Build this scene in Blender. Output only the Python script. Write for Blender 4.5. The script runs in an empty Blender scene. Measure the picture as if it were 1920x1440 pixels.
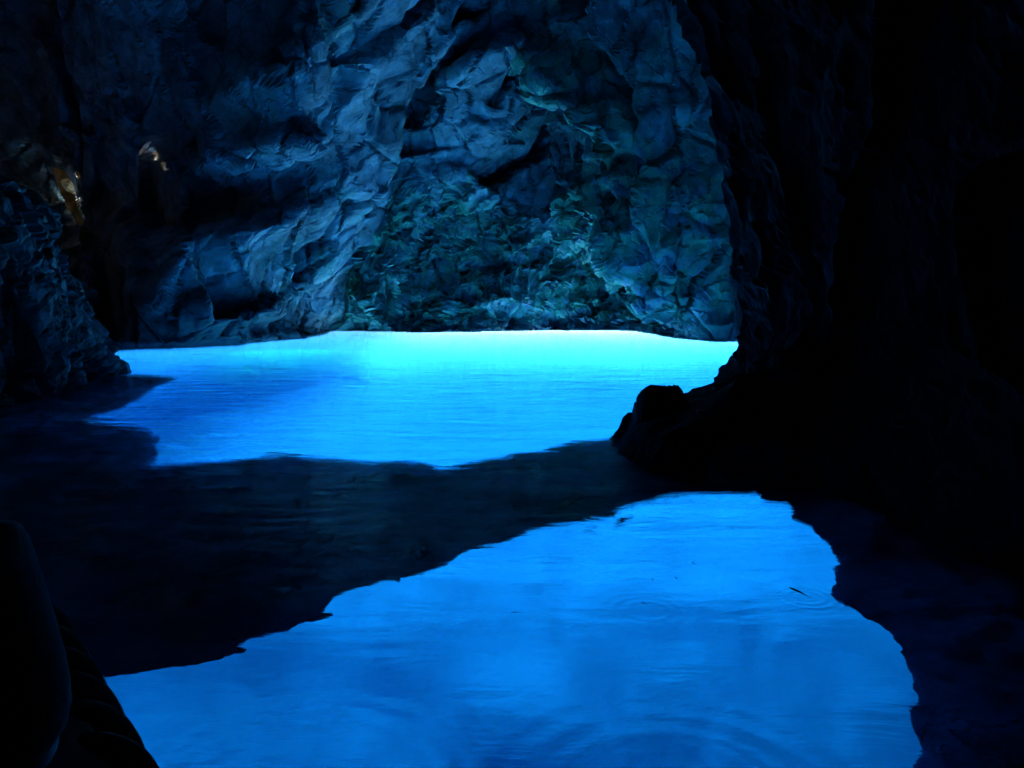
import bpy, math, random
import numpy as np
from mathutils import Vector, noise as mn

# ------------------------------------------------------------------ scene, camera, light
S = bpy.context.scene
C = S.collection
random.seed(7)
CAM_H, FPX, HOR = 1.5, 1507.0, 540.0          # eye height (m), focal length and horizon row in 1920 px
PITCH = math.atan((720 - HOR) / FPX)
cam = bpy.data.objects.new('camera', bpy.data.cameras.new('camera'))
C.objects.link(cam)
cam.location = (0, 0, CAM_H)
cam.rotation_euler = (math.pi / 2 - PITCH, 0, 0)
cam.data.sensor_width = 36
cam.data.lens = FPX / 1920 * 36
cam.data.clip_start = 0.02
cam.data.clip_end = 1000
S.camera = cam

SUN_EL, SUN_AZ = math.radians(15.5), math.radians(5)      # from beyond the far wall, a little from the right
sd = Vector((math.sin(SUN_AZ) * math.cos(SUN_EL), math.cos(SUN_AZ) * math.cos(SUN_EL), math.sin(SUN_EL)))
w = bpy.data.worlds.new('World'); S.world = w; w.use_nodes = True
nt = w.node_tree
bg = nt.nodes['Background']
sky = nt.nodes.new('ShaderNodeTexSky'); sky.sky_type = 'NISHITA'; sky.sun_disc = False
sky.sun_elevation = SUN_EL; sky.sun_rotation = SUN_AZ
nt.links.new(sky.outputs[0], bg.inputs[0]); bg.inputs[1].default_value = 0.05
sl = bpy.data.lights.new('sun', 'SUN'); sl.energy = 5; sl.angle = math.radians(0.5); sl.color = (1, .96, .9)
so = bpy.data.objects.new('sun', sl); C.objects.link(so)
so.rotation_euler = sd.to_track_quat('Z', 'Y').to_euler()

S.view_settings.view_transform = 'Standard'; S.view_settings.look = 'None'
S.view_settings.gamma = 1; S.view_settings.use_curve_mapping = False
S.view_settings.exposure = 4.45
cy = S.cycles
cy.use_denoising = True
cy.max_bounces = 14; cy.transmission_bounces = 10; cy.glossy_bounces = 5; cy.diffuse_bounces = 4
cy.volume_bounces = 1; cy.transparent_max_bounces = 12
cy.sample_clamp_indirect = 3; cy.blur_glossy = 0.6

# ------------------------------------------------------------------ helpers
def ray(px, py):
    cx, cyy = (px - 960) / FPX, -(py - 720) / FPX
    c, s = math.cos(PITCH), math.sin(PITCH)
    return np.array([cx, c + cyy * s, cyy * c - s])
def at_z(px, py, z=0.0):
    d = ray(px, py); t = (z - CAM_H) / d[2]
    return np.array([d[0] * t, d[1] * t])
def at_depth(px, py, dep):
    "plan position of a point at depth dep seen through flat water at this pixel"
    d = ray(px, py); p = at_z(px, py)
    h = d[:2] / np.linalg.norm(d[:2]); sn = math.hypot(d[0], d[1]) / np.linalg.norm(d) / 1.33
    return p + h * dep * sn / math.sqrt(1 - sn * sn)
def project(P):
    c, s = math.cos(PITCH), math.sin(PITCH)
    x, y, z = P[..., 0], P[..., 1], P[..., 2] - CAM_H
    dep = y * c - z * s; up = y * s + z * c
    dep = np.maximum(dep, 0.1)
    return 960 + FPX * x / dep, 720 - FPX * up / dep

def _h(ix, iy, iz, k):
    with np.errstate(over='ignore'):
        n = (ix.astype(np.uint32) * np.uint32(374761393) + iy.astype(np.uint32) * np.uint32(668265263)
             + iz.astype(np.uint32) * np.uint32(2147483647) + np.uint32(k * 974634777 & 0xffffffff))
        n = (n ^ (n >> np.uint32(13))) * np.uint32(1274126177)
        n = (n ^ (n >> np.uint32(15))) * np.uint32(2246822519)
        n = n ^ (n >> np.uint32(16))
    return n.astype(np.float64) / 4294967295.0
def vnoise(p, k=0):
    f = np.floor(p).astype(np.int64); t = p - f; t = t * t * t * (t * (t * 6 - 15) + 10)
    r = 0
    for dx in (0, 1):
        for dy in (0, 1):
            for dz in (0, 1):
                wgt = (t[:, 0] if dx else 1 - t[:, 0]) * (t[:, 1] if dy else 1 - t[:, 1]) * (t[:, 2] if dz else 1 - t[:, 2])
                r = r + wgt * _h(f[:, 0] + dx, f[:, 1] + dy, f[:, 2] + dz, k)
    return r * 2 - 1
def fbm(p, o=5, k=0, g=0.5):
    a, r, q = 1.0, 0, p
    for i in range(o):
        r = r + a * vnoise(q + 17.3 * i, k + i); a *= g; q = q * 2.03
    return r
def ridged(p, o=5, k=0, g=0.5):
    a, r, q = 1.0, 0, p
    for i in range(o):
        r = r + a * (1 - 2 * np.abs(vnoise(q + 9.1 * i, k + i))); a *= g; q = q * 2.07
    return r
def facets(p, k=0, slope=0.8):
    "broken-block relief: every cell is a tilted plane of its own, with a step to the next"
    f = np.floor(p).astype(np.int64)
    best = np.full(len(p), 1e9); sec = np.full(len(p), 1e9); val = np.zeros(len(p))
    for dx in (-1, 0, 1):
        for dy in (-1, 0, 1):
            for dz in (-1, 0, 1):
                ix, iy, iz = f[:, 0] + dx, f[:, 1] + dy, f[:, 2] + dz
                c = np.stack([ix + _h(ix, iy, iz, k), iy + _h(ix, iy, iz, k + 1), iz + _h(ix, iy, iz, k + 2)], 1)
                d = p - c; dd = (d * d).sum(1)
                v = (_h(ix, iy, iz, k + 3) - .5) + slope * sum((_h(ix, iy, iz, k + 4 + j) - .5) * 2 * d[:, j] for j in range(3))
                m = dd < best
                sec = np.where(m, best, np.minimum(sec, dd)); val = np.where(m, v, val); best = np.where(m, dd, best)
    return val, np.sqrt(sec) - np.sqrt(best)
def sstep(a, b, x):
    t = np.clip((x - a) / (b - a), 0, 1); return t * t * (3 - 2 * t)
def pdist(px, py, pts):
    "distance in the x,y units given to an open polyline"
    r = np.full(px.shape, 1e9)
    for (x0, y0), (x1, y1) in zip(pts[:-1], pts[1:]):
        dx, dy = x1 - x0, y1 - y0
        t = np.clip(((px - x0) * dx + (py - y0) * dy) / (dx * dx + dy * dy), 0, 1)
        r = np.minimum(r, np.hypot(px - x0 - t * dx, py - y0 - t * dy))
    return r

def mesh_obj(name, verts, faces, mat, parent=None, smooth=True, **props):
    me = bpy.data.meshes.new(name)
    verts = np.asarray(verts, dtype=np.float32); faces = np.asarray(faces)
    me.from_pydata([], [], []) if False else None
    me.vertices.add(len(verts)); me.vertices.foreach_set('co', verts.ravel())
    n, k = faces.shape
    me.loops.add(n * k); me.loops.foreach_set('vertex_index', faces.ravel().astype(np.int32))
    me.polygons.add(n); me.polygons.foreach_set('loop_start', np.arange(0, n * k, k, dtype=np.int32))
    me.polygons.foreach_set('loop_total', np.full(n, k, dtype=np.int32))
    me.polygons.foreach_set('use_smooth', np.full(n, smooth))
    me.update(calc_edges=True); me.validate()
    me.materials.append(mat)
    o = bpy.data.objects.new(name, me); C.objects.link(o); o.parent = parent
    for a, b in props.items(): o[a] = b
    return o
def mesh_py(name, verts, faces, mat, parent=None, smooth=True, **props):
    me = bpy.data.meshes.new(name); me.from_pydata([tuple(v) for v in verts], [], faces); me.update()
    for p in me.polygons: p.use_smooth = smooth
    me.materials.append(mat)
    o = bpy.data.objects.new(name, me); C.objects.link(o); o.parent = parent
    for a, b in props.items(): o[a] = b
    return o
def set_attr(o, name, vals):
    a = o.data.attributes.new(name, 'FLOAT', 'POINT'); a.data.foreach_set('value', np.asarray(vals, dtype=np.float32))
def grid_faces(nu, nv):
    i = np.arange((nu - 1) * (nv - 1)); a = (i // (nv - 1)) * nv + i % (nv - 1)
    return np.stack([a, a + nv, a + nv + 1, a + 1], 1)
def vnormals(P, nu, nv):
    G = P.reshape(nu, nv, 3)
    n = np.cross(np.gradient(G, axis=0), np.gradient(G, axis=1))
    n /= np.linalg.norm(n, axis=2, keepdims=True) + 1e-9
    return n.reshape(-1, 3)
def resample(pts, step):
    "Catmull-Rom through plan points, then even spacing"
    P = np.array([p[:2] for p in pts], float); P = np.vstack([2 * P[0] - P[1], P, 2 * P[-1] - P[-2]])
    out = []
    for i in range(1, len(P) - 2):
        t = np.linspace(0, 1, 60, endpoint=False)[:, None]
        a, b, c, d = P[i - 1], P[i], P[i + 1], P[i + 2]
        out.append(.5 * (2 * b + (c - a) * t + (2 * a - 5 * b + 4 * c - d) * t ** 2 + (3 * b - a - 3 * c + d) * t ** 3))
    out = np.vstack(out + [P[-2:-1]])
    s = np.r_[0, np.cumsum(np.linalg.norm(np.diff(out, axis=0), axis=1))]
    n = max(8, int(s[-1] / step)); q = np.linspace(0, s[-1], n)
    return np.stack([np.interp(q, s, out[:, 0]), np.interp(q, s, out[:, 1])], 1)

# ------------------------------------------------------------------ materials
def new_mat(name):
    m = bpy.data.materials.new(name); m.use_nodes = True
    return m, m.node_tree, m.node_tree.nodes['Principled BSDF']
def nd(t, kind, **kw):
    n = t.nodes.new(kind)
    for k, v in kw.items():
        if k.startswith('i_'):
            n.inputs[k[2:].replace('_', ' ')].default_value = v
        else: setattr(n, k, v)
    return n
def ramp(t, a, b, ca, cb):
    r = t.nodes.new('ShaderNodeValToRGB'); e = r.color_ramp.elements
    e[0].position, e[1].position, e[0].color, e[1].color = a, b, (*ca, 1), (*cb, 1)
    return r
def mixc(t, fac, a, b, mode='MIX'):
    m = t.nodes.new('ShaderNodeMix'); m.data_type = 'RGBA'; m.blend_type = mode
    if hasattr(fac, 'links'): t.links.new(fac, m.inputs[0])
    else: m.inputs[0].default_value = fac
    for s, v in ((6, a), (7, b)):
        if hasattr(v, 'links'): t.links.new(v, m.inputs[s])
        else: m.inputs[s].default_value = (*v, 1)
    return m.outputs[2]
def rock_mat(name, light, dark, algae_and_glow, use_attr, bump=1.0, rough=.75, scale=1.0):
    m, t, b = new_mat(name)
    tc = nd(t, 'ShaderNodeTexCoord')
    def tex(sc, det, dis=0, rg=.6):
        n = nd(t, 'ShaderNodeTexNoise'); n.inputs['Scale'].default_value = sc * scale; n.inputs['Detail'].default_value = det
        n.inputs['Distortion'].default_value = dis; n.inputs['Roughness'].default_value = rg
        t.links.new(tc.outputs['Object'], n.inputs['Vector']); return n
    big = tex(.45, 8, .6, .62); r1 = ramp(t, .40, .60, dark, light); t.links.new(big.outputs[0], r1.inputs[0])
    fine = tex(3.5, 10, .3, .7); r2 = ramp(t, .32, .62, (.5, .5, .5), (1.1, 1.1, 1.1)); t.links.new(fine.outputs[0], r2.inputs[0])
    col = mixc(t, 1.0, r1.outputs[0], r2.outputs[0], 'MULTIPLY')
    if use_attr:
        at = nd(t, 'ShaderNodeAttribute', attribute_name='algae_and_glow')
        mot = tex(1.6, 8, .8, .65); r3 = ramp(t, .38, .56, (0, 0, 0), (1, 1, 1)); t.links.new(mot.outputs[0], r3.inputs[0])
        mu = nd(t, 'ShaderNodeMath', operation='MULTIPLY'); t.links.new(at.outputs['Fac'], mu.inputs[0]); t.links.new(r3.outputs[0], mu.inputs[1])
        col = mixc(t, mu.outputs[0], col, algae_and_glow)
        ti = nd(t, 'ShaderNodeAttribute', attribute_name='tide')
        col = mixc(t, ti.outputs['Fac'], col, (.035, .05, .06))
        br = nd(t, 'ShaderNodeAttribute', attribute_name='brown')
        col = mixc(t, br.outputs['Fac'], col, (.05, .03, .012))
    t.links.new(col, b.inputs['Base Color'])
    b.inputs['Roughness'].default_value = rough; b.inputs['Specular IOR Level'].default_value = .3
    # cracks and grain as bump
    vor = nd(t, 'ShaderNodeTexVoronoi', feature='DISTANCE_TO_EDGE'); vor.inputs['Scale'].default_value = .6 * scale
    wp = tex(1.2, 5, 0, .6)
    wm = mixc(t, .6, tc.outputs['Object'], wp.outputs['Color'], 'LINEAR_LIGHT'); t.links.new(wm, vor.inputs['Vector'])
    rv = ramp(t, 0, .035, (0, 0, 0), (1, 1, 1)); t.links.new(vor.outputs['Distance'], rv.inputs[0])
    gr = tex(6, 12, .5, .72)
    b1 = nd(t, 'ShaderNodeBump'); b1.inputs['Strength'].default_value = .8 * bump; b1.inputs['Distance'].default_value = .045 / scale
    t.links.new(gr.outputs[0], b1.inputs['Height'])
    b2 = nd(t, 'ShaderNodeBump'); b2.inputs['Strength'].default_value = .6 * bump; b2.inputs['Distance'].default_value = .10 / scale
    t.links.new(rv.outputs[0], b2.inputs['Height']); t.links.new(b1.outputs[0], b2.inputs['Normal'])
    t.links.new(b2.outputs[0], b.inputs['Normal'])
    return m
M_wall = rock_mat('limestone', (.225, .25, .30), (.075, .09, .115), (.06, .23, .15), True)
M_dark = rock_mat('shade_black_rock', (.020, .022, .028), (.008, .009, .011), (.05, .06, .04), False, rough=.85, bump=.6)  # shade of the side turned from the light, put into the rock colour
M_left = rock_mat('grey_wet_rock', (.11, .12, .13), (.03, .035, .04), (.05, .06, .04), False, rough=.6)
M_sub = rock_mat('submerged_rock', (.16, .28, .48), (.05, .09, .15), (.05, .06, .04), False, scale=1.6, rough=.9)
M_pale = rock_mat('pale_dry_rock', (.16, .12, .07), (.07, .05, .03), (.1, .1, .1), False, scale=4)
M_pale.node_tree.nodes['Principled BSDF'].inputs['Specular IOR Level'].default_value = 0

# sand
M_sand, t, b = new_mat('white_sand')
tc = nd(t, 'ShaderNodeTexCoord')
n1 = nd(t, 'ShaderNodeTexNoise'); n1.inputs['Scale'].default_value = .22; n1.inputs['Detail'].default_value = 6; n1.inputs['Distortion'].default_value = .8
t.links.new(tc.outputs['Object'], n1.inputs['Vector'])
r = ramp(t, .35, .62, (.5, .5, .46), (.88, .87, .82)); n1b = nd(t, 'ShaderNodeTexNoise'); n1b.inputs['Scale'].default_value = .8; n1b.inputs['Detail'].default_value = 5; n1b.inputs['Distortion'].default_value = 1.5
t.links.new(tc.outputs['Object'], n1b.inputs['Vector'])  # finer swirls imitate caustic light, painted into the sand colour
nm = nd(t, 'ShaderNodeMath', operation='MULTIPLY_ADD'); t.links.new(n1b.outputs[0], nm.inputs[0]); nm.inputs[1].default_value = .7
ns = nd(t, 'ShaderNodeMath', operation='MULTIPLY_ADD'); t.links.new(n1.outputs[0], ns.inputs[0]); ns.inputs[1].default_value = .6; ns.inputs[2].default_value = -.15
t.links.new(ns.outputs[0], nm.inputs[2]); t.links.new(nm.outputs[0], r.inputs[0])
wa = nd(t, 'ShaderNodeAttribute', attribute_name='bed_shade')
ga = nd(t, 'ShaderNodeAttribute', attribute_name='algae_and_glow')
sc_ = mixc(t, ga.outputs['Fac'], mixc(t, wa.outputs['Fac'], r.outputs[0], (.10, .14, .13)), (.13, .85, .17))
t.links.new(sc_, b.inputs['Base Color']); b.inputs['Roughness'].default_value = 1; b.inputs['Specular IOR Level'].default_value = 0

# water: rippled refracting surface, absorbing and faintly scattering body
ABS = (.26, .099, .034)
M_water, t, b = new_mat('sea_water')
t.nodes.remove(b)
out = t.nodes['Material Output']
tc = nd(t, 'ShaderNodeTexCoord')
def stretched(sx, sy, sc, det, rg=.55, dis=0):
    mp = nd(t, 'ShaderNodeMapping'); mp.inputs['Scale'].default_value = (sx, sy, 1)
    mp.inputs['Rotation'].default_value = (0, 0, math.radians(4))
    t.links.new(tc.outputs['Object'], mp.inputs['Vector'])
    n = nd(t, 'ShaderNodeTexNoise'); n.inputs['Scale'].default_value = sc; n.inputs['Detail'].default_value = det
    n.inputs['Roughness'].default_value = rg; n.inputs['Distortion'].default_value = dis
    t.links.new(mp.outputs[0], n.inputs['Vector']); return n.outputs[0]
def math_(op, a, bb, c=None):
    m = nd(t, 'ShaderNodeMath', operation=op)
    for i, v in enumerate((a, bb) if c is None else (a, bb, c)):
        if hasattr(v, 'links'): t.links.new(v, m.inputs[i])
        else: m.inputs[i].default_value = v
    return m.outputs[0]
sep = nd(t, 'ShaderNodeSeparateXYZ'); t.links.new(tc.outputs['Object'], sep.inputs[0])
# the pool this side of the bar lies calm, the water beyond is ruffled
mr = nd(t, 'ShaderNodeMapRange'); mr.inputs['From Min'].default_value = 3.9; mr.inputs['From Max'].default_value = 6
mr.inputs['To Min'].default_value = .16; mr.inputs['To Max'].default_value = 1.0; t.links.new(sep.outputs[1], mr.inputs['Value'])
h = math_('MULTIPLY', stretched(.35, 1.0, 1.1, 3), .022)
h2 = math_('MULTIPLY', stretched(.30, 1.0, 3.2, 5, .62, .5), .055)
h2 = math_('MULTIPLY_ADD', stretched(.5, 1.0, 15, 2), .003, h2)
mx_ = nd(t, 'ShaderNodeMapRange'); mx_.inputs['From Min'].default_value = -2; mx_.inputs['From Max'].default_value = -5
mx_.inputs['To Min'].default_value = 1; mx_.inputs['To Max'].default_value = 1.9; t.links.new(sep.outputs[0], mx_.inputs['Value'])
h = math_('MULTIPLY_ADD', math_('MULTIPLY', h2, mx_.outputs[0]), mr.outputs[0], h)
def ring(cx, cyy, lam, width, r0, amp, h):
    dx = math_('SUBTRACT', sep.outputs[0], cx); dy = math_('SUBTRACT', sep.outputs[1], cyy)
    rr = math_('SQRT', math_('ADD', math_('MULTIPLY', dx, dx), math_('MULTIPLY', dy, dy)), 0)
    wv = math_('SINE', math_('MULTIPLY', rr, 2 * math.pi / lam), 0)
    e = math_('DIVIDE', math_('SUBTRACT', rr, r0), width); e = math_('EXPONENT', math_('MULTIPLY', math_('MULTIPLY', e, e), -1), 0)
    return math_('MULTIPLY_ADD', math_('MULTIPLY', wv, e), amp, h)
for px, py, lam, wd, r0, amp in ((1510, 1120, .05, .07, .1, .0005), (1215, 1145, .06, .1, .14, .0003),
                                 (560, 1470, .12, .18, .40, .0009), (1270, 1500, .13, .2, .42, .0009),
                                 (1010, 1005, .14, .1, .14, .0005), (330, 1350, .16, .2, .3, .0008)):
    q = at_z(px, py); h = ring(float(q[0]), float(q[1]), lam, wd, r0, amp, h)
bp = nd(t, 'ShaderNodeBump'); bp.inputs['Strength'].default_value = 1; bp.inputs['Distance'].default_value = 1
t.links.new(h, bp.inputs['Height'])
gl = nd(t, 'ShaderNodeBsdfGlass'); gl.inputs['IOR'].default_value = 1.33; gl.inputs['Roughness'].default_value = 0
gl.inputs['Color'].default_value = (1, 1, 1, 1); t.links.new(bp.outputs[0], gl.inputs['Normal'])
tr = nd(t, 'ShaderNodeBsdfTransparent')
geo = nd(t, 'ShaderNodeNewGeometry'); s2 = nd(t, 'ShaderNodeSeparateXYZ'); t.links.new(geo.outputs['True Normal'], s2.inputs[0])
top = math_('GREATER_THAN', math_('ABSOLUTE', s2.outputs[2], 0), .5)
mx = nd(t, 'ShaderNodeMixShader'); t.links.new(top, mx.inputs[0]); t.links.new(tr.outputs[0], mx.inputs[1]); t.links.new(gl.outputs[0], mx.inputs[2])
t.links.new(mx.outputs[0], out.inputs['Surface'])
va = nd(t, 'ShaderNodeVolumeAbsorption'); va.inputs['Density'].default_value = ABS[0]
va.inputs['Color'].default_value = (0, 1 - ABS[1] / ABS[0], 1 - ABS[2] / ABS[0], 1)
vs = nd(t, 'ShaderNodeVolumeScatter'); vs.inputs['Density'].default_value = .045; vs.inputs['Color'].default_value = (.12, .4, 1, 1)
vs.inputs['Anisotropy'].default_value = .3
ad = nd(t, 'ShaderNodeAddShader'); t.links.new(va.outputs[0], ad.inputs[0]); t.links.new(vs.outputs[0], ad.inputs[1])
t.links.new(ad.outputs[0], out.inputs['Volume'])

def plain(name, col, rough=.7, noise_amt=.3, sc=20, metal=0, bump=.0):
    m, t, b = new_mat(name)
    tc = nd(t, 'ShaderNodeTexCoord'); n = nd(t, 'ShaderNodeTexNoise'); n.inputs['Scale'].default_value = sc; n.inputs['Detail'].default_value = 6
    t.links.new(tc.outputs['Object'], n.inputs['Vector'])
    r = ramp(t, .3, .7, tuple(c * (1 - noise_amt) for c in col), tuple(c * (1 + noise_amt) for c in col)); t.links.new(n.outputs[0], r.inputs[0])
    t.links.new(r.outputs[0], b.inputs['Base Color']); b.inputs['Roughness'].default_value = rough; b.inputs['Metallic'].default_value = metal
    if bump:
        bb = nd(t, 'ShaderNodeBump'); bb.inputs['Strength'].default_value = bump; bb.inputs['Distance'].default_value = .01
        t.links.new(n.outputs[0], bb.inputs['Height']); t.links.new(bb.outputs[0], b.inputs['Normal'])
    return m
M_cloth = plain('black_cloth', (.012, .012, .014), .95, .3, 40, bump=.5)
M_trouser = plain('dark_trousers', (.02, .02, .025), .95, .3, 40, bump=.5)
M_skin = plain('skin', (.35, .2, .14), .55, .1, 15)
M_hair = plain('dark_hair', (.02, .014, .01), .6, .4, 60)
M_wood = plain('weathered_planking', (.06, .055, .035), .6, .4, 6, bump=.5)
M_paint = plain('dark_hull_paint', (.02, .025, .03), .5, .3, 8)
M_rope = plain('tarred_rope', (.02, .018, .015), .95, .4, 60, bump=.6)
M_fish = plain('fish_skin', (.02, .03, .045), .35, .3, 80)

# ------------------------------------------------------------------ water and seabed
FARY = 31.5
X0, X1, Y0, ZB = -24.0, 24.0, -16.0, -16.0
V = [(X0, Y0, ZB), (X1, Y0, ZB), (X1, FARY, ZB), (X0, FARY, ZB), (X0, Y0, 0), (X1, Y0, 0), (X1, FARY, 0), (X0, FARY, 0)]
F = [(0, 3, 2, 1), (4, 5, 6, 7), (0, 1, 5, 4), (1, 2, 6, 5), (2, 3, 7, 6), (3, 0, 4, 7)]
mesh_py('water', V, F, M_water, smooth=False, kind='structure')

gx, gy = np.linspace(-30, 30, 300), np.linspace(-18, 70, 420)
XX, YY = np.meshgrid(gx, gy, indexing='ij'); P = np.stack([XX.ravel(), YY.ravel(), 0 * XX.ravel()], 1)
def bed_z(P):
    z = -7.0 - 1.4 * sstep(9, 23, P[:, 1]) - .25 * sstep(10.5, 6.5, P[:, 1]) + .22 * fbm(P * np.array([.12, .12, 0]), 4, 40) + .045 * fbm(P * np.array([.8, .8, 0]), 5, 44)
    z = z - .03 * np.clip(P[:, 1] - 22, 0, 8) ** 2 - .48 * np.clip(P[:, 1] - 30, 0, 12)
    # shoal of white sand against the left end of the far wall
    c = at_depth(515, 661, 5.2)
    d = np.hypot((P[:, 0] - c[0]) / 2.4, (P[:, 1] - c[1]) / 2.2) + .25 * fbm(P * .5, 3, 46)
    z = z + 3.2 * sstep(1.5, .5, d)
    return z
P[:, 2] = bed_z(P)
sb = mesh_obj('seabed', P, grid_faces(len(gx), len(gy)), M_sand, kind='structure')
cs = at_depth(515, 661, 5.2)
set_attr(sb, 'algae_and_glow', sstep(1.3, .7, np.hypot(P[:, 0] - cs[0], P[:, 1] - cs[1]) / 2.4))  # green glow of the lit shoal, painted into the sand colour
set_attr(sb, 'bed_shade', sstep(-4.6, -8.0, P[:, 0] + .8 * fbm(P * .5, 4, 48)) * sstep(9.5, 14, P[:, 1]) * sstep(1.2, 1.6, np.hypot(P[:, 0] - cs[0], P[:, 1] - cs[1]) / 2.4))  # dimmer light at the left, painted as darker sand

# ------------------------------------------------------------------ far cave wall
wl = [(-8, -17), (-13, -6), (-15, 4), (-16.5, 12), (-15, 19)] + \
     [tuple(at_z(*p)) for p in ((120, 652), (200, 650), (350, 645), (450, 641), (540, 635), (612, 627), (630, 620), (720, 620), (800, 622),
                                (1000, 619), (1180, 619), (1245, 630), (1310, 637), (1380, 641))] + [(8.5, 23.5), (12, 25), (17, 28), (23, 30)]
path = resample(wl, .030)
keep = (path[:, 1] > 17)
# coarse spacing on the part the view never reaches
idx = [i for i in range(len(path)) if (keep[i] and path[i, 0] < 9) or i % 12 == 0]
path = path[idx]
nu = len(path)
zs = np.r_[np.linspace(-9, -.6, 14)[:-1], np.linspace(-.6, 11.6, 430), np.linspace(11.8, 15, 8)]
nv = len(zs)
tan = np.gradient(path, axis=0); tan /= np.linalg.norm(tan, axis=1, keepdims=True)
inn = np.stack([tan[:, 1], -tan[:, 0]], 1)                       # towards the inside of the cave
ip = np.stack([path, path], 0)[0]
chk = (np.array([0, 10]) - path[nu // 2]) @ inn[nu // 2]
if chk < 0: inn = -inn
def lean(z):   # metres towards the viewer with height
    return np.interp(z, [-9, 0, 1, 2.5, 5, 8, 12, 15], [-.6, 0, .15, .5, 1.4, 3.0, 6.0, 9.0])
U = np.repeat(np.arange(nu), nv); Z = np.tile(zs, nu)
base = np.stack([path[U, 0], path[U, 1], Z], 1)
px, py = project(base)
q = base.copy()
off = lean(Z)
slab = sstep(400, 470, px) * sstep(780, 690, px) * sstep(600, 520, py)   # the broad smooth face left of the middle
off = off + 1.1 * slab * sstep(560, 0, py)
front = (base[:, 1] > 15)
# big relief traced from the picture, as real relief of the wall
bl = np.interp(py, [-200, 0, 100, 200, 235, 300, 370, 410, 470, 560, 640], [430, 427, 418, 398, 412, 425, 480, 440, 330, 280, 240])
dl = bl - px                         # left of this corner the wall swings away from the light
off = off - front * (6.5 * np.clip(dl / 430, 0, 1.4) + .9 * sstep(-5, 45, dl)) * sstep(650, 500, py) + front * .5 * np.exp(-((px - bl - 45) / 60) ** 2) * sstep(560, 400, py)
off = off - front * 4.5 * sstep(1325, 1400, px)
for pts, wd, dep in (
    ([(590, -50), (585, 150), (600, 290)], 12, .9), ([(600, 290), (590, 400)], 8, .4),
    ([(540, 390), (545, 440), (548, 520)], 6, .8),
    ([(760, -40), (690, 15), (740, 40)], 34, 1.2), ([(655, 110), (662, 140)], 22, 1.0),
    ([(905, 40), (860, 110), (800, 180), (780, 240)], 17, .8), ([(930, 120), (870, 230)], 10, .5),
    ([(1105, 110), (1035, 180), (985, 300)], 10, .5), ([(1160, 120), (1100, 200), (1050, 260)], 9, .3),
    ([(1245, 60), (1200, 180), (1110, 300), (1220, 290)], 75, .8),
    ([(690, 300), (685, 240)], 10, .5),
    ([(475, 340), (440, 400), (400, 420)], 22, .9), ([(1150, 530), (1230, 560)], 30, .8), ([(870, 560), (950, 590)], 20, .4),
    ([(300, 280), (320, 400)], 18, 1.5), ([(60, 310), (120, 320), (150, 400), (180, 480), (205, 600)], 32, 2.0),
    ([(470, 610), (610, 615)], 16, .5)):
    off = off - front * 1.1 * dep * np.exp(-(pdist(px, py, pts) / wd) ** 2)
for pts, wd, dep in (
    ([(1170, -60), (1215, 60), (1280, 160), (1305, 260), (1300, 340), (1300, 460), (1290, 600)], 24, 2.2),
    ([(820, 10), (850, 70), (790, 80)], 26, .7),
    ([(560, 300), (620, 440), (700, 480)], 60, .6), ([(380, 300), (440, 300)], 30, .8), ([(240, 420), (260, 560)], 40, 1.2)):
    off = off + front * dep * sstep(0, 2.2, Z) * np.exp(-(pdist(px, py, pts) / wd) ** 2)
q[:, :2] += inn[U] * off[:, None]
line = np.interp(px, [600, 660, 720, 830, 1000, 1150, 1290, 1380], [560, 480, 350, 330, 400, 345, 310, 300])
line = line + 30 * fbm(base * .45, 4, 98)
dy = py - line
hang = sstep(-12, 30, dy) * (1 - np.clip(dy, 0, 280) / 280) * sstep(700, 900, px) * sstep(1320, 1280, px)
q[:, :2] += inn[U] * (front * 1.0 * hang)[:, None]                # the broken beds overhang the water
nrm = vnormals(q, nu, nv)
flip = np.sign((nrm[:, :2] * inn[U]).sum(1)); flip[flip == 0] = 1
nrm *= np.sign(np.median(flip))
warp = np.stack([fbm(q * .6 + s, 2, 60 + i) for i, s in enumerate((0, 31, 67))], 1) * .22
strata = sstep(0, 60, py - np.interp(px, [600, 660, 720, 830, 1000, 1150, 1290, 1380], [560, 480, 350, 330, 400, 345, 310, 300])) * sstep(1400, 1370, px) * sstep(560, 760, px)
sk = q.copy(); sk[:, 0] -= .45 * q[:, 2] * sstep(-6, 2, q[:, 0])      # slabs lean to the right of the wall's middle
f1, e1 = facets((sk + warp * .7) * np.array([.36, .36, .17]), 3, 1.0)
f2, e2 = facets((sk + warp * .4) * np.array([1.0, 1.0, .5]), 13, .9)
f3, e3 = facets((q + warp * .3) * 2.7, 23, .8)
f4, e4 = facets((q + warp * .2) * 6.5, 33, .8)
rg = sstep(-.25, .5, fbm(q * .4 + 9, 3, 72)) * (1 - strata) + strata
fold = sk * np.array([.30, .30, .09])
disp = 1.35 * f1 * (1 - .65 * slab) + (.22 + .25 * rg) * f2 * (1 - .4 * slab) + .75 * ridged(fold, 2, 76, .4) * (1 - .7 * slab) + .35 * fbm(q * .35, 3, 70) + .06 * fbm(q * 1.6, 4, 74, .5)
disp -= .22 * np.exp(-(e1 / .02) ** 2) + .12 * (.3 + rg) * np.exp(-(e2 / .05) ** 2) + .03 * np.exp(-(e3 / .07) ** 2)
# thin broken beds, dipping to the left
bed = q[:, 2] - .32 * (q[:, 0] - 3) + .6 * fbm(q * .7, 5, 80) 
saw = lambda t: t - np.floor(t)
brk = .5 + .5 * fbm(q * 1.1 + 5, 3, 84)
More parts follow.
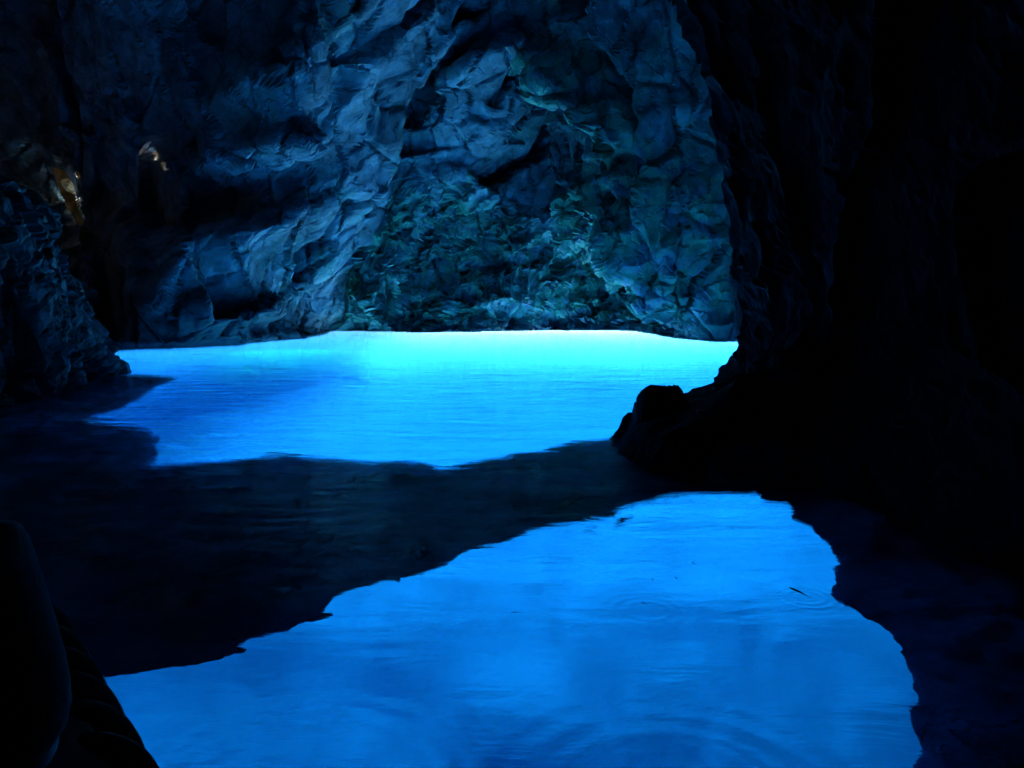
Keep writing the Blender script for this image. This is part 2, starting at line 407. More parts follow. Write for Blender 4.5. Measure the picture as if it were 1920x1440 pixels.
# vertical combing on the right buttress
comb = np.exp(-(pdist(px, py, [(1215, 60), (1280, 160), (1310, 260), (1315, 340), (1320, 460), (1300, 600)]) / 60) ** 2)
disp = np.where(front, disp * np.where(Z < 0, .4, 1), np.clip(disp, -.3, .3))
disp = disp * np.where(front, .35 + .65 * sstep(0, 1.2, Z), 1)
dg_ = disp.reshape(nu, nv)
for ax in (0, 1):                                                 # no step steeper than the grid can carry
    pd_ = np.pad(dg_, [(5, 5) if a == ax else (0, 0) for a in (0, 1)], mode='edge')
    dg_ = sum(np.take(pd_, np.arange(dg_.shape[ax]) + k, axis=ax) * w_ for k, w_ in enumerate((0, .02, .06, .14, .18, .20, .18, .14, .06, .02, 0)))
disp = dg_.ravel()
q[:, :2] += inn[U] * disp[:, None]
# respace every row evenly over the relief, then add the fine relief along the true normals
G = q.reshape(nu, nv, 3); fi = np.where((path[:, 1] > 15) & (path[:, 0] > -16) & (path[:, 0] < 9.5))[0]; i0, i1 = fi[0], fi[-1]
arc = np.zeros((i1 - i0 + 1, nv)); arc[1:] = np.cumsum(np.linalg.norm(np.diff(G[i0:i1 + 1], axis=0), axis=2), 0)
arc /= arc[-1]
pad = np.pad(arc, ((0, 0), (12, 12)), mode='edge'); arc = sum(pad[:, k:k + nv] for k in range(25)) / 25
tt = np.linspace(0, 1, i1 - i0 + 1); src = np.stack([np.interp(tt, arc[:, j], tt) for j in range(nv)], 1) * (i1 - i0)
lo = np.clip(np.floor(src).astype(int), 0, i1 - i0 - 1); fr = src - lo; jj = np.tile(np.arange(nv), (i1 - i0 + 1, 1))
def respace(a):
    A = a.reshape(nu, nv, -1).copy(); B = A[i0:i1 + 1]
    A[i0:i1 + 1] = B[lo, jj] * (1 - fr[..., None]) + B[lo + 1, jj] * fr[..., None]
    return A.reshape(a.shape)
q, px, py, strata, comb, rg, brk = (respace(a) for a in (q, px, py, strata, comb, rg, brk))
j0 = int(np.searchsorted(zs, .15)); G = q.reshape(nu, nv, 3)      # and the same up every column, above the waterline
arc = np.zeros((nu, nv - j0)); arc[:, 1:] = np.cumsum(np.linalg.norm(np.diff(G[:, j0:], axis=1), axis=2), 1); arc /= arc[:, -1:]
pad = np.pad(arc, ((20, 20), (0, 0)), mode='edge'); arc = sum(pad[k:k + nu] for k in range(41)) / 41
tt = np.linspace(0, 1, nv - j0); src = np.stack([np.interp(tt, arc[i], tt) for i in range(nu)], 0) * (nv - j0 - 1)
lo = np.clip(np.floor(src).astype(int), 0, nv - j0 - 2); fr = src - lo; ii = np.tile(np.arange(nu)[:, None], (1, nv - j0))
def respace_v(a):
    A = a.reshape(nu, nv, -1).copy(); B = A[:, j0:]
    A[:, j0:] = B[ii, lo] * (1 - fr[..., None]) + B[ii, lo + 1] * fr[..., None]
    return A.reshape(a.shape)
q, px, py, strata, comb, rg, brk = (respace_v(a) for a in (q, px, py, strata, comb, rg, brk))
n2 = vnormals(q, nu, nv); n2 *= np.sign(np.median((n2[:, :2] * inn[U]).sum(1)))
warp = np.stack([fbm(q * .8 + s, 2, 160 + i) for i, s in enumerate((0, 31, 67))], 1) * .15
f3, e3 = facets((q + warp) * 2.5, 23, .8); f4, e4 = facets((q + warp * .5) * 6.5, 33, .8)
bed = q[:, 2] - .32 * (q[:, 0] - 3) + .6 * fbm(q * .7, 5, 80)
f5, e5 = facets((q + warp * .8) * np.array([.8, .8, .42]), 43, .9); f6, e6 = facets((q + warp * .6) * 1.7, 53, .9)
sm = 1 - .6 * sstep(420, 480, px) * sstep(760, 680, px) * sstep(600, 520, py)
fine = .17 * f5 - .12 * np.exp(-(e5 / .07) ** 2) + .03 * (1 + strata) * f6 + .035 * fbm(q * 1.2, 4, 75, .55)
fine += strata * sstep(1310, 1200, px) * (.5 + .5 * brk) * (-.50 * saw(bed / .95) - .18 * saw(bed / .37 + .5 * fbm(q * 1.2, 2, 86)) + .2)
fine += strata * (.06 * ridged(q * 1.2, 2, 88)) + np.clip(comb, 0, 1) * .10 * ridged(q * np.array([1.6, 1.6, .5]), 2, 90, .5)
q += n2 * (fine * front * np.where(Z < 0, .5, 1))[:, None]
# the opening to the sea: under water between the step at the left and the right-hand wall
Qg = q.reshape(nu, nv, 3)
pxl = px
lowz = np.interp(pxl, [200, 400, 560, 612, 625, 900, 1300, 1500], [-1.4, -1.0, -.8, -.7, -.5, -.35, -.45, -1.0])
m = (path[:, 1] > 17)[U]
fa = grid_faces(nu, nv)
zf = Z[fa].mean(1); uf = fa[:, 0]
hole = m[uf] & (pxl[uf] > 150) & (pxl[uf] < 1800) & (zf < lowz[uf])
# two chinks that show the daylit passage behind the wall
def inpoly(x, y, pts):
    r = np.zeros(x.shape, bool); j = len(pts) - 1
    for i in range(len(pts)):
        (xi, yi), (xj, yj) = pts[i], pts[j]
        r ^= ((yi > y) != (yj > y)) & (x < (xj - xi) * (y - yi) / (yj - yi + 1e-12) + xi); j = i
    return r
qx, qy = project(q)
fx, fy = qx[fa].mean(1), qy[fa].mean(1)
BR = [(98, 312), (120, 318), (136, 345), (150, 385), (156, 418), (147, 424), (128, 395), (110, 352)]
CH = [[(289, 283), (293, 284), (297, 292), (296, 299), (291, 298), (288, 291)], [(303, 302), (307, 306), (314, 320), (309, 318), (303, 311)],
      [(143, 320), (149, 323), (150, 333), (145, 335), (142, 329)]]
for ch in CH: hole |= inpoly(fx, fy, ch) & front[fa[:, 0]]
hole |= inpoly(fx, fy, BR) & front[fa[:, 0]]
fa = fa[~hole]
cw = mesh_obj('cave_wall', q, fa, M_wall, smooth=False, kind='structure')
set_attr(cw, 'algae_and_glow', np.clip(.8 * strata * .9 + comb * .9 + .25 * (fbm(q * .5, 3, 95) > .3), 0, 1))
tz = .75 + .35 * fbm(q * .9, 4, 97) + .9 * sstep(640, 500, px)
set_attr(cw, 'tide', front * .85 * sstep(tz, tz - .5, q[:, 2]))
set_attr(cw, 'brown', np.exp(-(pdist(px, py, [(60, 310), (120, 320), (150, 400), (180, 480), (205, 560)]) / 42) ** 2) * front)
# passage rock seen through the chinks
def behind(px, py, dist, back):
    d = ray(px, py); return Vector(tuple(d * (dist + back) / d[1])) + Vector((0, 0, CAM_H))

# ------------------------------------------------------------------ ceiling
gx, gy = np.linspace(-26, 26, 150), np.linspace(-18, 33, 150)
XX, YY = np.meshgrid(gx, gy, indexing='ij'); P = np.stack([XX.ravel(), YY.ravel(), 0 * XX.ravel()], 1)
P[:, 2] = 11.8 + .8 * fbm(P * .2, 3, 51)
f1, _ = facets(P * .35, 52); P[:, 2] += f1 * .8
ce = mesh_obj('cave_ceiling', P, grid_faces(150, 150), M_wall, kind='structure')
set_attr(ce, 'algae_and_glow', np.zeros(len(P))); set_attr(ce, 'brown', np.zeros(len(P)))
# rear wall behind the viewer
gx, gz = np.linspace(-26, 26, 120), np.linspace(-9, 15, 60)
XX, ZZ = np.meshgrid(gx, gz, indexing='ij'); P = np.stack([XX.ravel(), -13 + 0 * XX.ravel(), ZZ.ravel()], 1)
f1, _ = facets(P * .35, 152); P[:, 1] += f1 + .5 * fbm(P * .4, 4, 153)
rw = mesh_obj('rear_cave_wall', P, grid_faces(120, 60), M_wall, kind='structure')
set_attr(rw, 'algae_and_glow', np.zeros(len(P))); set_attr(rw, 'brown', np.zeros(len(P)))

# ------------------------------------------------------------------ near rock masses
def rock_sheet(name, section, zlist, mat, amps=(.35, .16, .05), sc=(.6, 1.7, 5), step=.06, seed=200, zs=1, **props):
    "section(z) -> plan points of the rock face at height z, the same number for every z"
    cols = []
    n = None
    for z in zlist:
        p = resample(section(z), step)
        n = n or len(p)
        s = np.linspace(0, 1, len(p)); tt = np.linspace(0, 1, n)
        cols.append(np.stack([np.interp(tt, s, p[:, 0]), np.interp(tt, s, p[:, 1]), np.full(n, z)], 1))
    G = np.stack(cols, 1); nv = len(zlist); P = G.reshape(-1, 3)
    N = vnormals(P, n, nv)
    wp = np.stack([fbm(P * .7 + s, 3, seed + i) for i, s in enumerate((0, 31, 67))], 1) * .22
    d = 0
    for k, (a, f) in enumerate(zip(amps, sc)):
        v, e = facets((P + wp / (k + 1)) * f * (np.array([1, 1, zs]) if k < 2 else 1), seed + 10 * k + 5, .8); d = d + a * v - a * .2 * np.exp(-(e / .08) ** 2)
    d = d + .03 * fbm(P * 5, 4, seed + 50)
    N[:, 2] *= .3
    P = P + N * d[:, None]
    return mesh_obj(name, P, grid_faces(n, nv), mat, smooth=False, **props), P

# right: wall painted black for shade, its low spur running into the water
RZ = [-9, -4, -1.6, -.8, -.4, 0, .20, .30, .38, .46, .62, .76, .89, 1.18, 1.98, 2.6, 3.3, 3.95, 4.37, 6, 9, 13]
RX = [14, 12, 6.5, 1.5, 1.05, 1.11, 1.26, 1.45, 1.75, 1.98, 2.12, 2.27, 2.34, 2.34, 2.20, 2.08, 1.96, 1.78, 1.68, 1.2, .2, -1.5]
def right_sec(z):
    x = float(np.interp(z, RZ, RX)); k = float(np.clip((z - .3) / 1.0, 0, 1))
    near = 2.0 + .25 * k - max(0, z - 1) * .10 + max(0, x - 1.3) * (z < 0)
    kx = max(0, x - 1.3) * (z < 0); yo = min(1.3, 1.3 * max(0, -z))
    return [(6 - .3 * z + kx, -17), (4.2 - .1 * z + kx, -6), (3.4 + kx, 0), (3.0 + kx, 3.2), (near + .35, 5.75 + yo), (max(near - .55, x + .25 * k - .0) if k > .5 else 1.35 * (1 - k) + k * (x + .35) + kx, 6.2 + .3 * k + yo),
            (x - .08 * (1 - k) + .1 * k + .3 * yo, 7.0 + .6 * yo), (x, 7.9), (x + .5, 8.8), (x + 2.4, 10.5), (8 + kx * .8, 14), (11 + kx * .6, 22), (13 + kx * .5, 30)]
zr = np.r_[np.linspace(-9, -.5, 10)[:-1], np.linspace(-.5, 1.4, 50), np.linspace(1.44, 5.4, 75), np.linspace(5.6, 13.5, 18)]
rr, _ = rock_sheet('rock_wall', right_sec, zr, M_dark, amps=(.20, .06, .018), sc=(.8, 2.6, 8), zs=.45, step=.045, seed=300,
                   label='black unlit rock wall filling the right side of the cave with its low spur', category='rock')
# the knob of rock at the end of the spur
def blob(name, c, r, mat, n=64, seed=0, amp=.25, parent=None, pw=1, **props):
    th = np.linspace(0, math.pi, n); ph = np.linspace(0, 2 * math.pi, 2 * n)
    T, H = np.meshgrid(th, ph, indexing='ij')
    D = np.stack([np.sin(T) * np.cos(H), np.sin(T) * np.sin(H), np.cos(T)], -1).reshape(-1, 3)
    P = np.sign(D) * np.abs(D) ** pw * np.array(r)
    v, _ = facets((P + np.array(c)) * 5, seed, .8); v2, _ = facets((P + np.array(c)) * 13, seed + 20, .8)
    P = P * (1 + amp * v + amp * .4 * v2)[:, None] + np.array(c)
    return mesh_obj(name, P, grid_faces(n, 2 * n), mat, parent, **props)
blob('boulder', (1.45, 7.72, .14), (.25, .32, .42), M_dark, seed=413, amp=.10, pw=.62,
     label='rounded black boulder at the tip of the low rock spur', category='boulder')

# left: grey buttress rising from the water
LZ = [-9, -4, -1.8, -.9, 0, .52, 1.3, 2.2, 2.9, 3.3, 3.5, 3.7, 4.0]
LX = [8.0, 7, 3.0, .4, 0, .26, .6, .85, 1.15, 1.6, 2.3, 4.0, 7.0]
def left_sec(z):
    o = float(np.interp(z, LZ, LX)); u = .5 * o
    return [(-4.2 - u, -17), (-4.6 - u, -4), (-4.9 - u, 3), (-5.6 - o, 7), (-6.2 - o, 9.8), (-6.6 - o, 12.3), (-7.15 - o, 14.5), (-8.3 - o, 15.8), (-11 - o, 17), (-16 - o, 19)]
zr = np.r_[np.linspace(-9, -.5, 10)[:-1], np.linspace(-.5, 3.3, 90), np.linspace(3.33, 4.0, 24)]
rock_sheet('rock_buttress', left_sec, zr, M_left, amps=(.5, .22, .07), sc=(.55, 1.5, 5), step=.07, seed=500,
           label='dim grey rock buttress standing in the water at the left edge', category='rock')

# daylit rock in the passage behind the chinks
M_brown = rock_mat('brown_passage_rock', (.018, .010, .004), (.007, .004, .002), (.1, .1, .1), False, scale=3)
M_brown.node_tree.nodes['Principled BSDF'].inputs['Specular IOR Level'].default_value = 0
for (ch, rr_, lab, mt) in ((CH[0], 1.3, 'pale daylit rock seen through the upper right chink in the dark wall', M_pale),
                       (BR, 2.2, 'dim brown rock of a side passage in the dark upper left wall', M_brown),
                       (CH[2], .26, 'small pale daylit rock seen through the chink left of the larger one', M_pale)):
    fm = inpoly(qx, qy, ch) & front
    c = q[fm].mean(0); dr = np.array([c[0], c[1], 0]); dr /= np.linalg.norm(dr)
    blob('daylit_rock' if mt is M_pale else 'passage_rock', tuple(c + dr * (3.2 if mt is M_pale else 4.4)), (rr_, .8, rr_), mt, n=48, seed=600, amp=.3, label=lab, category='rock')

# ------------------------------------------------------------------ submerged ledges
def ledge(name, pts, top, mat, cell=.045, seed=700, thick=.9, ragged=.07, extra=(), **props):
    Pg = np.array(pts)
    x0, y0 = Pg.min(0) - .3; x1, y1 = Pg.max(0) + .3
    gx = np.arange(x0, x1, cell); gy = np.arange(y0, y1, cell)
    X, Y = np.meshgrid(gx, gy, indexing='ij'); xf, yf = X.ravel(), Y.ravel()
    def sdf(x, y):
        p3 = np.stack([x, y, 0 * x], 1)
        jx = x + ragged * (fbm(p3 * 2.2, 4, seed) + .2 * facets(p3 * 5, seed + 4)[0]); jy = y + ragged * (fbm(p3 * 2.2, 4, seed + 9) + .2 * facets(p3 * 5, seed + 6)[0])
        d = pdist(jx, jy, list(map(tuple, pts)) + [tuple(pts[0])])
        r_ = np.where(inpoly(jx, jy, pts), -d, d)
        for (ax, ay, bx, by, rad) in extra: r_ = np.minimum(r_, pdist(jx, jy, [(ax, ay), (bx, by)]) - rad)
        return r_
    s = sdf(xf, yf).reshape(X.shape)
    ins = s < 0
    kc = ins[:-1, :-1] | ins[1:, :-1] | ins[1:, 1:] | ins[:-1, 1:]
    g0, g1 = np.gradient(s, cell)
    l = np.hypot(g0, g1).clip(.5)
    mv = (~ins)
    X = np.where(mv, X - (s * g0 / l ** 2).clip(-cell, cell), X); Y = np.where(mv, Y - (s * g1 / l ** 2).clip(-cell, cell), Y)
    used = np.zeros(X.shape, bool)
    for a in (slice(None, -1), slice(1, None)):
        for b2 in (slice(None, -1), slice(1, None)): used[a, b2] |= kc
    ids = -np.ones(X.shape, int); ids[used] = np.arange(used.sum()); n = used.sum()
    x, y, dd = X[used], Y[used], np.where(ins, -s, 0)[used]
    p3 = np.stack([x, y, 0 * x], 1)
    rel = .5 * facets(p3 * 1.3, seed + 20)[0] * .3 + facets(p3 * 4, seed + 24)[0] * .07 + .05 * fbm(p3 * 3, 4, seed + 30)
    zt = top + rel * sstep(0, .5, dd) - .10 * np.exp(-dd / .10)
    zt = np.minimum(zt, -.04)
    zb = (top - .10) - np.minimum(.75 * dd, thick) - .02
    a, b2, c, d = ids[:-1, :-1][kc], ids[1:, :-1][kc], ids[1:, 1:][kc], ids[:-1, 1:][kc]
    F = np.stack([a, b2, c, d], 1)
    zb = np.where(dd == 0, zt - .02, zb)
    Vv = np.vstack([np.stack([x, y, zt], 1), np.stack([x, y, zb], 1)])
    Fb = F[:, ::-1] + n
    # rim
    E = {}
    for f in F:
        for i in range(4):
            e = (f[i], f[(i + 1) % 4])
            if (e[1], e[0]) in E: del E[(e[1], e[0])]
            else: E[e] = 1
    Fr = np.array([(e[1], e[0], e[0] + n, e[1] + n) for e in E])
    return mesh_obj(name, Vv, np.vstack([F, Fb, Fr]), mat, **props)
D1 = .32
barpx = [(1250, 922), (1200, 938), (1140, 965), (1060, 972), (1000, 985), (910, 1012), (820, 1050), (730, 1080), (650, 1100), (600, 1135), (545, 1160),
         (455, 1185), (410, 1222), (340, 1240), (270, 1250), (180, 1266), (60, 1285), (-250, 1310), (-1300, 1100)]
far = [(-900, 800), (-300, 735), (150, 690), (225, 697), (300, 702), (338, 706), (300, 720), (262, 745), (220, 765), (165, 778), (205, 785), (262, 797), (300, 818), (292, 850), (300, 868),
       (400, 861), (500, 853), (600, 852), (700, 859), (780, 863), (830, 874), (900, 860), (1000, 843), (1080, 826), (1165, 820)]
pts = [tuple(at_depth(x, y, D1)) for x, y in barpx] + [tuple(at_depth(x, y, D1)) for x, y in far] + [(2.2, 7.8), (2.2, 6.2)]
ex = []
for (xa, ya, xb, yb, rad) in ((478, 1172, 538, 1163, .018), (425, 1214, 452, 1209, .015), (585, 1147, 615, 1141, .022), (650, 1096, 668, 1094, .02), (1095, 985, 1108, 987, .02),
                              (1150, 978, 1185, 962, .02), (790, 868, 812, 874, .05), (745, 861, 760, 864, .04), (500, 848, 560, 850, .03), (700, 1070, 742, 1082, .02)):
    a_, b_ = at_depth(xa, ya, D1), at_depth(xb, yb, D1); ex.append((a_[0], a_[1], b_[0], b_[1], rad))
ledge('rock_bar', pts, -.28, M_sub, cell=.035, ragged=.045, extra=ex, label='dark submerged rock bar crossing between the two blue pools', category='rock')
rp = [(1420, 920), (1440, 930), (1480, 936), (1500, 965), (1530, 990), (1552, 1015), (1546, 1055), (1560, 1085), (1578, 1115), (1640, 1157), (1672, 1190), (1700, 1250), (1716, 1300), (1724, 1350), (1742, 1440), (1765, 1560), (1800, 2200)]
pts = [tuple(at_depth(x, y, D1)) for x, y in rp] + [(1.2, -1), (4.5, -1), (4.5, 6.9), (1.75, 6.9)]
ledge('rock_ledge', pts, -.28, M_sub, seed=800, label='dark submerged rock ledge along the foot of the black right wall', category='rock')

# ------------------------------------------------------------------ fish
def fish_mesh():
    n, k = 14, 10; V = []; F = []
    for i in range(n):
        s = i / (n - 1); x = s - .5
        hgt = .085 * math.sin(math.pi * min(1, s * 1.02 + .02) ** .7) ** .9 * (1 - .55 * s) + .008
        cy = .05 * math.sin(s * 2.6)
        for j in range(k):
            a = 2 * math.pi * j / k; V.append((x, cy + hgt * .75 * math.cos(a), hgt * math.sin(a)))
    for i in range(n - 1):
        for j in range(k):
            F.append((i * k + j, i * k + (j + 1) % k, (i + 1) * k + (j + 1) % k, (i + 1) * k + j))
    F.append(tuple(range(k))[::-1]); F.append(tuple((n - 1) * k + j for j in range(k)))
    return V, F
fv, ff = fish_mesh()
FI = [(1497, 1112, .105, 28, 'slender dark fish breaking the surface amid rings near the right ledge, largest of its kind'),
      (1300, 1058, .040, 40, 'tiny dark fish in the bright column of the near pool, farthest up the picture'),
      (1267, 1086, .036, 60, 'tiny dark fish just right of the stubby one under the bright column'),
      (1223, 1088, .028, 105, 'stubby tiny dark fish left of the bright column'),
      (1208, 1134, .040, 30, 'tiny dark fish tilted down to the right, left and below the stubby one'),
      (1249, 1146, .018, 20, 'faint speck of a fish between the tilted one and the large one'),
      (968, 1150, .036, 2, 'tiny dark fish lying level alone in the middle of the near pool'),
      (1475, 1207, .020, 10, 'speck of a fish below the large slender one')]
for i, (x, y, L, a, lab) in enumerate(FI):
    p = at_depth(x, y, .02)
    if i == 0:
        r = mesh_py('fish', fv, ff, M_fish, None)
        r2 = mesh_py('tail_fin', [(.46, .052, 0), (.60, .03, .07), (.56, .03, 0), (.60, .03, -.07), (.46, .06, .004), (.60, .038, .07), (.56, .038, 0), (.60, .038, -.07)],
                     [(0, 1, 2), (0, 2, 3), (4, 6, 5), (4, 7, 6), (0, 4, 5, 1), (1, 5, 6, 2), (2, 6, 7, 3), (3, 7, 4, 0)], M_fish, r, smooth=False)
        f0, t0 = r, r2
    else:
        r = f0.copy(); C.objects.link(r); tt = t0.copy(); C.objects.link(tt); tt.parent = r
    L *= 1.3; r.location = (p[0], p[1], -.008); r.scale = (L, L * 1.25, L * .8)
    # on-screen tilt a (degrees, down to the right) turned into a heading on the water
    q2 = at_z(x + 10 * math.cos(math.radians(a)), y + 10 * math.sin(math.radians(a))) - at_z(x, y)
    r.rotation_euler = (0, 0, math.atan2(q2[1], q2[0]))
    r['label'] = lab; r['category'] = 'fish'; r['group'] = 'small fish in the near pool'

# ------------------------------------------------------------------ boat the viewer sits in
boat = bpy.data.objects.new('rowing_boat', None); C.objects.link(boat)
boat['label'] = 'dark wooden boat with rope fender along its gunwale at lower left'; boat['category'] = 'boat'
G0 = np.array([at_z(205, 1455, .55), at_z(62, 1180, .55)])
u = (G0[1] - G0[0]) / np.linalg.norm(G0[1] - G0[0])         # heading of the visible gunwale
nn = np.array([u[1], -u[0]])                                 # outboard
if nn @ np.array([1, 1]) < 0: nn = -nn
HB = .85
mid = G0[0] - u * .4
def hull_pt(s, side, z):
    "s along the boat (m, bow +), side -1..1, at height z"
    tpr = np.interp(s, [-2.2, -1.4, 0, 1.2, 2.2, 2.9, 3.2], [.70, .9, 1, 1, .80, .35, .02])
    fl = np.interp(z, [-.3, .0, .55], [.55, .82, 1])
    sheer = .05 * (s / 3) ** 2
    c = mid + u * s - nn * HB + nn * side * HB * tpr * fl
    # outer gunwale stays where the picture shows it
    return (c[0], c[1], z + sheer * (z > 0) * 3)
ss = np.linspace(-2.2, 3.2, 60)
def strip(name, f, n2, mat, parent=boat):
    V = [f(s, k / (n2 - 1)) for s in ss for k in range(n2)]
    return mesh_py(name, V, [tuple(int(v) for v in q) for q in grid_faces(len(ss), n2)], mat, parent)
def prof(s, k):
    a = k * 2 - 1
    z = .55 - .85 * (1 - abs(a) ** 3.0)
    return hull_pt(s, math.copysign(min(1, abs(a) * 1.35), a) if abs(a) < 1 else a, z)
strip('hull', prof, 25, M_paint)
strip('inner_planking', lambda s, k: (lambda p: (p[0], p[1], p[2]))(hull_pt(s, (k * 2 - 1) * .93, .50 if abs(k * 2 - 1) > .92 else .12)), 41, M_wood)
for sd_ in (1, -1):
    V = []
    for s in ss:
        for dz, di in ((.0, 1.01), (.035, 1.0), (.035, .88), (.0, .87)):
            p = hull_pt(s, sd_ * di, .55); V.append((p[0], p[1], p[2] + dz))
    F = []
    for i in range(len(ss) - 1):
        for j in range(4): F.append((i * 4 + j, i * 4 + (j + 1) % 4, i * 4 + 4 + (j + 1) % 4, i * 4 + 4 + j))
    mesh_py('gunwale', V, F, M_wood, boat, smooth=False)
    # laid rope: three strands twisted round one another
    V = []; F = []; NS = 900; K = 8
    cen = [np.array(hull_pt(s, sd_ * 1.02, .55)) for s in np.linspace(-2.1, 3.1, NS)]
    for st in range(3):
        b0 = len(V)
        for i in range(NS):
            ph = i / NS * 5.2 / .16 * 2 * math.pi / 3 + st * 2 * math.pi / 3
            o2 = np.array([nn[0] * math.cos(ph) * sd_, nn[1] * math.cos(ph) * sd_, math.sin(ph)]) * .034
            for j in range(K):
                a = 2 * math.pi * j / K
                V.append(cen[i] + o2 + np.array([nn[0] * math.cos(a), nn[1] * math.cos(a), math.sin(a)]) * .030 + np.array([0, 0, .0]))
        for i in range(NS - 1):
            for j in range(K): F.append((b0 + i * K + j, b0 + i * K + (j + 1) % K, b0 + (i + 1) * K + (j + 1) % K, b0 + (i + 1) * K + j))
    mesh_py('rope_fender', V, F, M_rope, boat)
def plank(name, s0, s1, z, w, mat):
    V = []
    for s in (s0, s1):
        for a in (-w, w):
            p = hull_pt(s, a, .5)
            V += [(p[0], p[1], z), (p[0], p[1], z + .035)]
    mesh_py(name, V, [(0, 2, 3, 1), (4, 5, 7, 6), (0, 1, 5, 4), (2, 6, 7, 3), (0, 4, 6, 2), (1, 3, 7, 5)], mat, boat, smooth=False)
plank('seat', -.2, .12, .42, .86, M_wood); plank('seat', 1.35, 1.65, .42, .82, M_wood)

# ------------------------------------------------------------------ passenger: only the shoulder shows at the frame's edge
def skin_body(name, nodes, edges, mat, parent=None, sub=2, **props):
    me = bpy.data.meshes.new(name); me.from_pydata([n[:3] for n in nodes], edges, []); me.update()
    o = bpy.data.objects.new(name, me); C.objects.link(o); o.parent = parent
    mdf = o.modifiers.new('skin', 'SKIN'); mdf.use_smooth_shade = True
    for i, n in enumerate(nodes):
        v = me.skin_vertices[0].data[i]; rr = n[3]
        v.radius = rr if isinstance(rr, tuple) else (rr, rr); v.use_root = (i == 0)
    ms = o.modifiers.new('sub', 'SUBSURF'); ms.levels = sub; ms.render_levels = sub
    dg = bpy.context.evaluated_depsgraph_get(); ev = o.evaluated_get(dg); m2 = bpy.data.meshes.new_from_object(ev)
    o.modifiers.clear(); o.data = m2; m2.materials.clear(); m2.materials.append(mat)
    for p in m2.polygons: p.use_smooth = True
    for a, b in props.items(): o[a] = b
    return o
sh = behind(40, 1085, 1.02, 0)            # centre of the deltoid
B = Vector((sh.x - .21, sh.y - .02, 0))   # body axis, sitting on the thwart, facing ahead
SZ = sh.z + .03
hip = SZ - .50
N = [(B.x, B.y - .02, hip, (.17, .13)), (B.x, B.y - .03, hip + .2, (.15, .11)), (B.x, B.y - .02, SZ - .08, (.18, .12)), (B.x, B.y, SZ + .04, (.09, .08)),
     (B.x, B.y + .02, SZ + .10, .055), (B.x, B.y + .03, SZ + .17, (.075, .085)), (B.x, B.y + .03, SZ + .26, (.082, .098)), (B.x, B.y + .02, SZ + .31, .06),
     (B.x + .17, B.y, SZ - .02, .075), (B.x + .20, B.y + .01, SZ - .17, .056), (B.x + .19, B.y + .04, SZ - .29, .042), (B.x - .0, B.y + .20, SZ - .36, .033), (B.x - .03, B.y + .25, SZ - .37, .026),
     (B.x - .17, B.y, SZ - .02, .075), (B.x - .21, B.y + .01, SZ - .17, .056), (B.x - .21, B.y + .03, SZ - .29, .042), (B.x - .12, B.y + .24, SZ - .36, .033), (B.x - .10, B.y + .30, SZ - .37, .026),
     (B.x + .06, B.y + .05, hip - .01, .095), (B.x - .10, B.y + .40, hip + .0, .07), (B.x - .12, B.y + .42, hip - .28, .05), (B.x - .12, B.y + .42, hip - .42, .04), (B.x - .15, B.y + .54, hip - .44, .035),
     (B.x - .12, B.y + .05, hip - .01, .095), (B.x - .33, B.y + .34, hip + .0, .07), (B.x - .35, B.y + .36, hip - .28, .05), (B.x - .35, B.y + .36, hip - .42, .04), (B.x - .39, B.y + .48, hip - .44, .035)]
E = [(0, 1), (1, 2), (2, 3), (3, 4), (4, 5), (5, 6), (6, 7), (2, 8), (8, 9), (9, 10), (10, 11), (11, 12), (2, 13), (13, 14), (14, 15), (15, 16), (16, 17),
     (0, 18), (18, 19), (19, 20), (20, 21), (21, 22), (0, 23), (23, 24), (24, 25), (25, 26), (26, 27)]
per = skin_body('person', N, E, M_skin, sub=2, label='person in black top seated in the boat at the left frame edge', category='person')
def grow(idx, k): 
    out = []
    for i in idx:
        n = N[i]; rr = n[3] if isinstance(n[3], tuple) else (n[3], n[3]); out.append((n[0], n[1], n[2], tuple(r_ + k for r_ in rr)))
    return out
jk = grow([0, 1, 2, 3, 8, 9, 10, 13, 14, 15], .018)
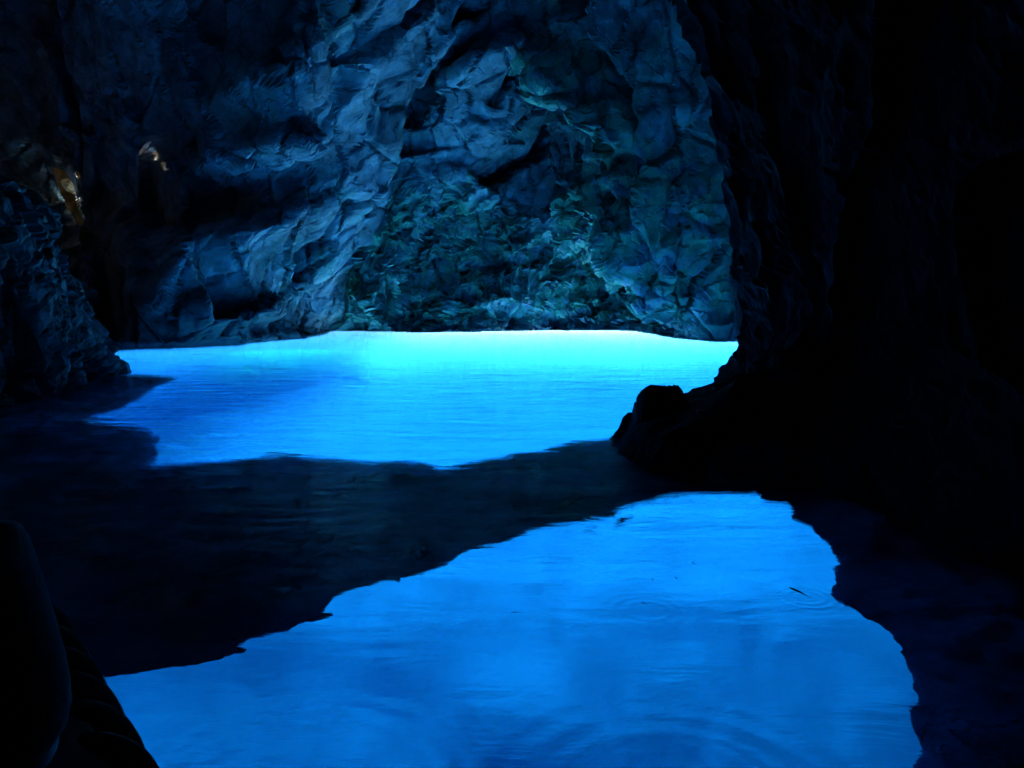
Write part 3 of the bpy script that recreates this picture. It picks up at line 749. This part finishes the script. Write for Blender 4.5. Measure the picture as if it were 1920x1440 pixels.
skin_body('jacket', jk, [(0, 1), (1, 2), (2, 3), (2, 4), (4, 5), (5, 6), (2, 7), (7, 8), (8, 9)], M_cloth, per)
tr_ = grow([0, 18, 19, 20, 21, 23, 24, 25, 26], .014)
skin_body('trousers', tr_, [(0, 1), (1, 2), (2, 3), (3, 4), (0, 5), (5, 6), (6, 7), (7, 8)], M_trouser, per)
hc = Vector((B.x, B.y + .01, SZ + .25))
hv = []
for i in range(20):
    for j in range(32):
        th = math.pi * i / 19; ph = 2 * math.pi * j / 31
        d = Vector((math.sin(th) * math.cos(ph), math.sin(th) * math.sin(ph), math.cos(th)))
        k = 1 if not (d.y > .35 and d.z < .45) else .8
        hv.append(hc + Vector((d.x * .092, d.y * .112, d.z * .125)) * k + Vector((0, 0, .012)))
mesh_py('hair', hv, [tuple(int(v) for v in f) for f in grid_faces(20, 32)], M_hair, per)
# face
fc = Vector((B.x, B.y + .115, SZ + .20))
V = [(fc.x - .012, fc.y, fc.z + .02), (fc.x + .012, fc.y, fc.z + .02), (fc.x + .018, fc.y + .008, fc.z - .02), (fc.x - .018, fc.y + .008, fc.z - .02), (fc.x, fc.y + .03, fc.z - .015)]
mesh_py('nose', V, [(0, 1, 4), (1, 2, 4), (2, 3, 4), (3, 0, 4)], M_skin, per)
for sx in (-1, 1):
    # hands: palm, four fingers, thumb, resting on the thighs
    hx, hy, hz = (N[12] if sx > 0 else N[17])[:3]
    nod = [(hx, hy, hz, (.028, .016)), (hx, hy + .05, hz, (.034, .014))]; ed = [(0, 1)]
    for f in range(4):
        o_ = (f - 1.5) * .02; L = (.06, .075, .07, .052)[f]; k = len(nod)
        nod += [(hx + o_, hy + .085, hz - .002, .009), (hx + o_ * 1.1, hy + .085 + L * .5, hz - .008, .0085), (hx + o_ * 1.1, hy + .085 + L * .85, hz - .028, .0075)]
        ed += [(1, k), (k, k + 1), (k + 1, k + 2)]
    k = len(nod); nod += [(hx - sx * .036, hy + .045, hz - .004, .010), (hx - sx * .052, hy + .075, hz - .012, .009)]; ed += [(0, k), (k, k + 1)]
    skin_body('hand', nod, ed, M_skin, per, sub=1)
